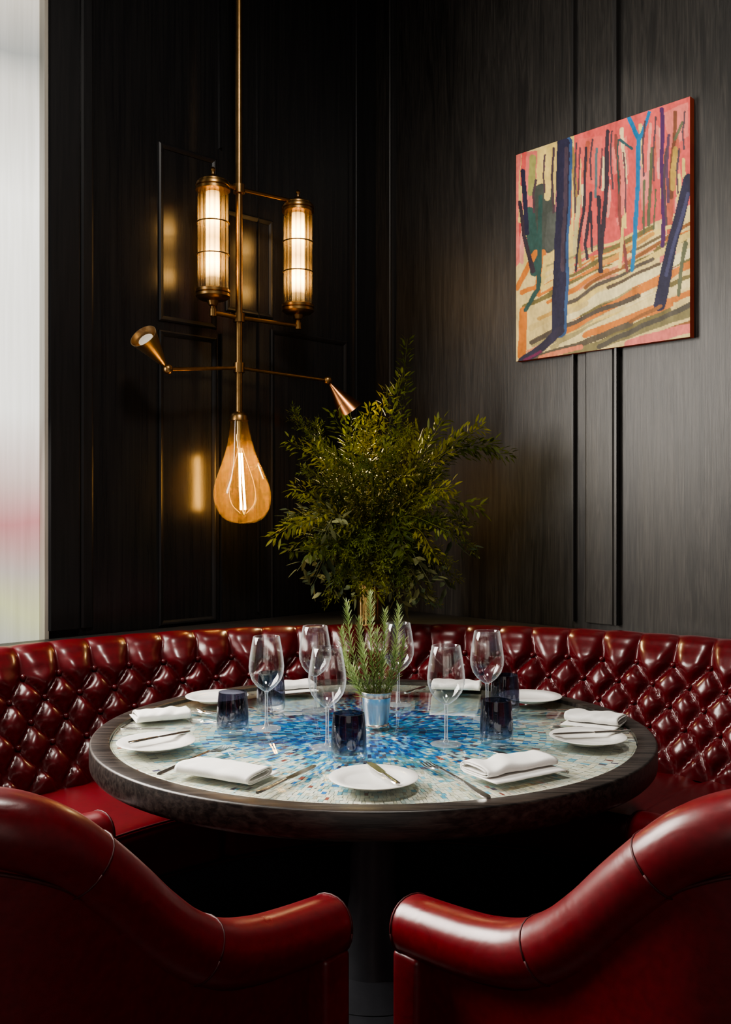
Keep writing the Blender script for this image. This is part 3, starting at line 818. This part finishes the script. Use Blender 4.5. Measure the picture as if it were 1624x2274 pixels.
for T in (TLp, TRp):
    c = (T.x, T.y, 0)
    P2 = lambda pr: [(r*1.03, z_(z)) for r, z in pr]
    b = MB(); b.lathe(P2([(0,2.694),(.006,2.69),(.010,2.682),(.006,2.672),(.008,2.664),(.018,2.658),(.022,2.650),(.024,2.646),(.050,2.642),(.056,2.638),(.056,2.634),(.064,2.630),(.067,2.622),(.067,2.616),(.063,2.613),(.067,2.610),(.067,2.600),(.060,2.597),(0,2.597)]), 36, c)
    lb('lantern_cap', b, M_brass)
    b = MB(); b.lathe(P2([(0,2.222),(.060,2.222),(.067,2.218),(.067,2.208),(.063,2.205),(.067,2.202),(.067,2.192),(.058,2.184),(.050,2.180),(.024,2.176),(.018,2.160),(.009,2.155),(.009,2.140),(.012,2.130),(.008,2.119),(0,2.114)]), 36, c)
    lb('lantern_cap', b, M_brass)
    b = MB()
    for k in range(16):
        a = 2*PI*k/16+.1; b.lathe([(.0096,z_(2.224)),(.0096,z_(2.596))], 12, (T.x+.053*math.cos(a), T.y+.053*math.sin(a), 0))
    rods = lb('glass_rods', b, M_rod, lamp)
    for z in (2.475, 2.352):
        b = MB()
        b.tube([(T.x+.0645*math.cos(2*PI*k/36), T.y+.0645*math.sin(2*PI*k/36), z_(z)) for k in range(37)], .0028, 6, cap=False)
        lb('brass_ring', b, M_brass, rods)
    b = MB(); b.lathe([(0,z_(2.226)),(.028,z_(2.226)),(.028,z_(2.595)),(0,z_(2.595))], 24, c)
    lb('inner_light', b, M_lamp, rods)
# jointed arms with cones
ZJ = zP(817)
JL = at(373, 820, 3.70); JR = at(728, 845, 4.22)
b = MB(); cyl(b, P, ZJ-.02, ZJ+.02, .023); lb('collar', b, M_brass)
for J, wide, mt, wr in ((JL, at(318,746,3.57), M_pale, .054), (JR, at(778,914,4.245), M_copper, .062)):
    b = MB(); b.tube([(P.x, P.y, ZJ), J], .0076, 10); ar = lb('arm', b, M_brass)
    b = MB(); b.sphere(J, .020, 16, 10); lb('joint', b, M_brass, ar)
    d = (wide-J); ln = d.length; q = Vector((0,0,1)).rotation_difference(d.normalized()).to_matrix().to_4x4()
    b = MB(); b.lathe([(.007,.012),(.0085,.025),(.013,.035),(wr,ln),(wr-.002,ln),(.011,.040),(0,.040)], 40, J, M=q); lb('cone_shade', b, mt, ar)
    b = MB(); b.lathe([(0,ln-.026),(.030,ln-.026),(.030,ln-.018),(0,ln-.016)], 24, J, M=q); lb('lamp_face', b, M_face, ar)
# teardrop bulb, hanging very slightly askew
bz = lambda z: zP(932)-(1.716-z)/(1.716-1.293)*(zP(932)-zP(1163))
bc = (P.x, P.y, 0); k_ = 1.03; ztop = bz(1.716)
def askew(b): b.v = [(x+(ztop-z)*.045, y, z) for x, y, z in b.v]; return b
b = MB(); b.lathe([(0,bz(1.748)),(.016,bz(1.748)),(.030,bz(1.742)),(.038,bz(1.728)),(.040,bz(1.712)),(.034,bz(1.712)),(0,bz(1.714))], 28, bc); lb('bulb_cap', b, M_brass)
bp = catmull([(r*k_, bz(z), 0) for r, z in [(.034,1.716),(.039,1.68),(.049,1.625),(.067,1.565),(.090,1.505),(.108,1.455),(.1150,1.415),(.112,1.378),(.100,1.343),(.079,1.315),(.050,1.299),(.022,1.2935)]], 4)
b = MB(); b.lathe([(p.x, p.y) for p in bp]+[(0, bz(1.2925))], 56, bc)
gb = lb('glass_bulb', askew(b), M_bulb, sharp=180)
b = MB()
for k in range(4):
    a = PI/4+k*PI/2; b.tube([(P.x+.007*math.cos(a), P.y+.007*math.sin(a), bz(1.58)), (P.x+.012*math.cos(a), P.y+.012*math.sin(a), bz(1.35))], .0032, 6)
lb('filament', askew(b), M_fil, gb)
for sgn in (-1, 1):
    b = MB()
    b.tube(catmull([(P.x+sgn*.008, P.y, bz(1.60)),(P.x+sgn*.026, P.y, bz(1.54)),(P.x+sgn*.044, P.y, bz(1.48)),(P.x+sgn*.054, P.y, bz(1.42)),(P.x+sgn*.044, P.y, bz(1.37)),(P.x+sgn*.012, P.y, bz(1.335))], 8), .0008, 6)
    lb('reflection_loop', askew(b), M_loop, gb)  # glowing loops stand in for reflections inside the bulb glass
b = MB(); cyl(b, P, bz(1.60), bz(1.712), .013); cyl(b, P, bz(1.63), bz(1.655), .019); lb('stem_mount', b, M_silver, gb)

# ------------------------------------------------------------------ painting
PT0, PT1 = tpx('R', 1148, .03), tpx('R', 1534, .03)
pm = wpt('R', PT0, .03, 0); zt, zb = zat(345, pm.y), zat(803, pm.y)
strokes = []
def poly(c, pts): strokes.append(('p', c, pts))
def line(c, w, *pts): strokes.append(('l', c, w, pts))
CR = (.66,.52,.22); PK = (.60,.095,.085); PK2 = (.66,.17,.14); NV = (.022,.020,.048); OR = (.56,.18,.03); OL = (.16,.13,.045); YL = (.66,.50,.16); TE = (.03,.08,.07); BL = (.01,.15,.32); DK = (.04,.028,.04); GR = (.10,.11,.06); BR = (.25,.10,.03)
poly(PK, [(1270,290),(1545,205),(1545,450),(1440,500),(1330,580),(1270,620)])
poly(PK2, [(1140,340),(1195,335),(1190,470),(1175,560),(1140,600)])
poly(YL, [(1195,335),(1275,295),(1275,600),(1230,700),(1180,560)])
poly(PK2, [(1360,330),(1395,300),(1400,470),(1370,500)]); poly(PK2, [(1470,250),(1527,230),(1527,300),(1490,330)])
poly((.65,.12,.10), [(1285,310),(1340,300),(1335,420),(1290,400)])
poly((.66,.20,.17), [(1415,330),(1440,320),(1450,420),(1425,470)])
rs = random.Random(3)
for i in range(46):   # loose vertical brushwork in the upper part
    x = rs.uniform(1150,1530); y0 = rs.uniform(260,470)+(1530-x)*.12; l_ = rs.uniform(40,150)
    line(rs.choice([PK, PK2, (.70,.28,.22), (.50,.07,.07), YL, (.68,.55,.30), (.44,.10,.06), (.30,.12,.14)]), rs.uniform(4,11), (x,y0), (x+rs.uniform(-8,8),y0+l_))
for i in range(70):   # sweeping diagonal brushwork on the ground
    x = rs.uniform(1160,1500); y0 = rs.uniform(560,800)-(x-1160)*.25+40; l_ = rs.uniform(40,190)
    line(rs.choice([CR, (.72,.60,.32), OR, YL, (.50,.30,.08), OL, BR, (.62,.24,.12), (.34,.28,.12), OR, OL]), rs.uniform(3,12), (x,y0), (x+l_,y0-l_*rs.uniform(.38,.55)))
line((.06,.07,.06), 42, (1205,430),(1215,540)); line(TE, 22, (1178,470),(1190,600)); line((.08,.09,.08), 26, (1228,480),(1222,545))
line(YL, 14, (1222,330),(1215,440)); line((.30,.30,.10), 14, (1185,350),(1180,430)); line(OR, 18, (1165,690),(1158,790)); line(OR, 14, (1205,560),(1195,650))
line(OR, 16, (1255,735),(1400,655),(1540,585)); line(YL, 14, (1250,690),(1400,600),(1535,520)); line(OR, 9, (1260,650),(1350,600)); line(BR, 8, (1300,640),(1400,580),(1535,495))
line((.72,.62,.34), 22, (1260,700),(1420,620),(1535,560)); line(OL, 10, (1340,560),(1450,505)); line((.52,.26,.06), 9, (1330,590),(1450,520))
line((.09,.07,.05), 10, (1180,760),(1330,690),(1420,655)); line((.70,.58,.28), 18, (1250,770),(1400,690),(1540,625)); line((.10,.08,.05), 13, (1170,800),(1300,760),(1400,720)); line(OR, 13, (1300,745),(1460,680),(1540,650))
line((.20,.17,.07), 18, (1260,790),(1420,735),(1540,690)); line((.08,.07,.05), 11, (1330,770),(1540,675)); line(PK2, 22, (1400,765),(1540,725)); line((.62,.20,.10), 12, (1200,795),(1290,770)); line((.6,.46,.18), 12, (1180,730),(1300,672))
line((.10,.08,.06), 8, (1262,670),(1370,615),(1450,575)); line((.11,.08,.05), 7, (1350,640),(1465,585)); line((.14,.10,.05), 6, (1400,560),(1470,525))
line(OR, 12, (1150,640),(1190,560)); line(TE, 9, (1200,440),(1197,640),(1170,690)); line(DK, 9, (1155,450),(1165,520),(1185,600)); line(YL, 9, (1210,570),(1205,640))
line(NV, 10, (1163,380),(1172,520)); line((.30,.20,.06), 9, (1270,330),(1290,590)); line(DK, 6, (1302,330),(1296,470),(1278,600)); line(DK, 7, (1312,430),(1302,540),(1308,575)); line((.52,.44,.20), 10, (1285,440),(1278,560))
line(DK, 9, (1330,440),(1336,605)); line(DK, 9, (1352,290),(1345,440),(1334,605)); line((.09,.14,.15), 6, (1326,330),(1322,440)); line((.20,.06,.05), 7, (1370,300),(1375,470),(1392,600)); line(YL, 7, (1385,480),(1376,590))
line(BL, 9, (1398,262),(1420,312),(1414,450),(1404,600)); line(BL, 8, (1442,250),(1421,312)); line((.03,.08,.09), 6, (1406,330),(1380,310)); line(GR, 8, (1448,330),(1440,500)); line((.07,.02,.09), 9, (1470,240),(1474,420),(1472,545))
line((.17,.06,.03), 8, (1500,250),(1496,330),(1490,440)); line(GR, 6, (1514,270),(1498,310)); line((.42,.27,.06), 10, (1500,330),(1494,420)); line((.10,.05,.09), 6, (1485,300),(1484,450))
line((.12,.05,.06), 4, (1288,330),(1284,430)); line((.12,.05,.06), 4, (1340,330),(1332,420)); line((.10,.05,.06), 4, (1386,340),(1390,470)); line(GR, 5, (1430,400),(1428,520)); line(GR, 4, (1458,420),(1452,510)); line(DK, 5, (1312,470),(1318,560))
for x, y0, y1, w in ((1212,345,430,4),(1232,330,470,5),(1280,320,470,4),(1316,310,400,4),(1362,290,420,4),(1376,310,430,3),(1432,270,390,4),(1456,260,400,4),(1482,330,500,5),(1508,330,430,4),(1520,250,330,4),(1190,400,470,5)):
    line((.08,.05,.06) if w > 3 else TE, w, (x,y0), (x-5,(y0+y1)/2), (x-3,y1))
line((.04,.09,.20), 31, (1256,318),(1243,735)); line(NV, 26, (1252,318),(1240,735)); line((.03,.025,.05), 18, (1245,735),(1205,770),(1160,802)); line((.06,.04,.06), 8, (1258,330),(1250,600))
line(NV, 26, (1530,400),(1495,540),(1464,678)); line((.05,.05,.11), 8, (1530,430),(1480,610)); line(GR, 9, (1525,540),(1507,655)); line(BR, 8, (1466,680),(1400,715)); line((.15,.02,.07), 6, (1165,800),(1200,780))
SB = []
for s_ in strokes:
    pts = s_[3] if s_[0] == 'l' else s_[2]; w = s_[2] if s_[0] == 'l' else 0
    SB.append((min(p[0] for p in pts)-w, max(p[0] for p in pts)+w, min(p[1] for p in pts)-w, max(p[1] for p in pts)+w))
def paint(x, y):
    n1_ = noise.noise(Vector((x*.02, y*.008, 1))); n2_ = noise.noise(Vector((x*.08, y*.05, 4)))
    x += n1_*5+n2_*1.2; y += noise.noise(Vector((x*.02, y*.02, 9)))*5
    c = CR
    for s_, bb in zip(strokes, SB):
        if not (bb[0] <= x <= bb[1] and bb[2] <= y <= bb[3]): continue
        if s_[0] == 'p':
            ins = False; pts = s_[2]; j = len(pts)-1
            for i in range(len(pts)):
                if (pts[i][1] > y) != (pts[j][1] > y) and x < (pts[j][0]-pts[i][0])*(y-pts[i][1])/(pts[j][1]-pts[i][1])+pts[i][0]: ins = not ins
                j = i
            if ins: c = s_[1]
        else:
            for (ax, ay), (bx, by) in zip(s_[3], s_[3][1:]):
                dx, dy = bx-ax, by-ay; t = max(0, min(1, ((x-ax)*dx+(y-ay)*dy)/(dx*dx+dy*dy)))
                if (x-ax-t*dx)**2+(y-ay-t*dy)**2 < (s_[2]*.5)**2: c = s_[1]; break
    k = 1+.28*noise.noise(Vector((x*.05, y*.02, 12)))+.2*noise.noise(Vector((x*.2, y*.1, 2)))
    return tuple(max(0, q*k*.88) for q in c)
NX, NY = 270, 300; b = MB(); rows = []
for j in range(NY+1):
    z = zt+(zb-zt)*j/NY; row = []
    for i in range(NX+1):
        p = wpt('R', PT0+(PT1-PT0)*i/NX, .034, z); row.append(p)
        b.c.append(paint(CX+p.x/p.y*F, CY-(z-H)/p.y*F))
    rows.append(row)
b.grid(rows)
pnt = thing('painting', 'unframed abstract canvas of coloured trees and pink sky on the black wall', 'painting', wpt('R', (PT0+PT1)/2, .018, zb))
b.v = [tuple(Vector(x)-pnt.location) for x in b.v]
build('painted_face', b, M_paint, pnt, recalc=False, sharp=180)
b = MB(); wbox(b, 'R', PT0, PT1, .003, .0335, zb, zt); b.v = [tuple(Vector(x)-pnt.location) for x in b.v]
build('canvas_edge', b, surface('red_edge', (.42,.05,.03), (.55,.10,.04), .6, 12, bs=.1), pnt, smooth=False)

# ------------------------------------------------------------------ lights
def area(name, loc, target, sx_, sy_, power, col):
    l = bpy.data.lights.new(name, 'AREA'); l.shape = 'RECTANGLE'; l.size = sx_; l.size_y = sy_; l.energy = power; l.color = col
    o = bpy.data.objects.new(name, l); o.location = loc
    o.rotation_euler = (Vector(target)-Vector(loc)).to_track_quat('-Z', 'Y').to_euler(); link(o); return o
def spot(name, loc, target, power, col, ang, blend=.6, rad=.03):
    l = bpy.data.lights.new(name, 'SPOT'); l.energy = power; l.color = col; l.spot_size = math.radians(ang); l.spot_blend = blend; l.shadow_soft_size = rad
    o = bpy.data.objects.new(name, l); o.location = loc
    o.rotation_euler = (Vector(target)-Vector(loc)).to_track_quat('-Z', 'Y').to_euler(); link(o); return o
wc = wpt('L', 2.75, .08, 1.95)
area('window_daylight', wc, wc+DR*2+Vector((0,0,-.5)), 1.35, 1.9, 240, (1,.94,.86))
area('ceiling_downlight', (.05,1.7,3.95), (.05,2.05,.7), .5, .5, 60, (1,.94,.86))
area('rear_fill_light', (-.2,-1.35,1.5), (0,2.4,.35), 2.6, 1.6, 11, (1,.90,.80))  # added fill behind the camera to lift the dark chair panels
spot('picture_spot', (-.1,2.6,4.1), wpt('R', (PT0+PT1)/2, 0, 2.3), 100, (1,.92,.82), 34)
spot('plant_spot', at(778,914,4.245)+(at(778,914,4.245)-JR)*.25, (.05,3.9,1.5), 36, (1,.76,.34), 125, .8, .06)
w = bpy.data.worlds.new('world'); S.world = w; w.use_nodes = True
w.node_tree.nodes['Background'].inputs[0].default_value = (.66,.60,.55,1); w.node_tree.nodes['Background'].inputs[1].default_value = .18

cam = bpy.data.cameras.new('camera'); cam.sensor_fit = 'VERTICAL'; cam.sensor_height = 36; cam.lens = 36*F/2274
co = bpy.data.objects.new('camera', cam); co.location = (0,0,H); co.rotation_euler = (PI/2,0,0); link(co); S.camera = co
cam.clip_start = .05
S.view_settings.view_transform = 'AgX'
S.view_settings.look = 'AgX - Medium High Contrast'
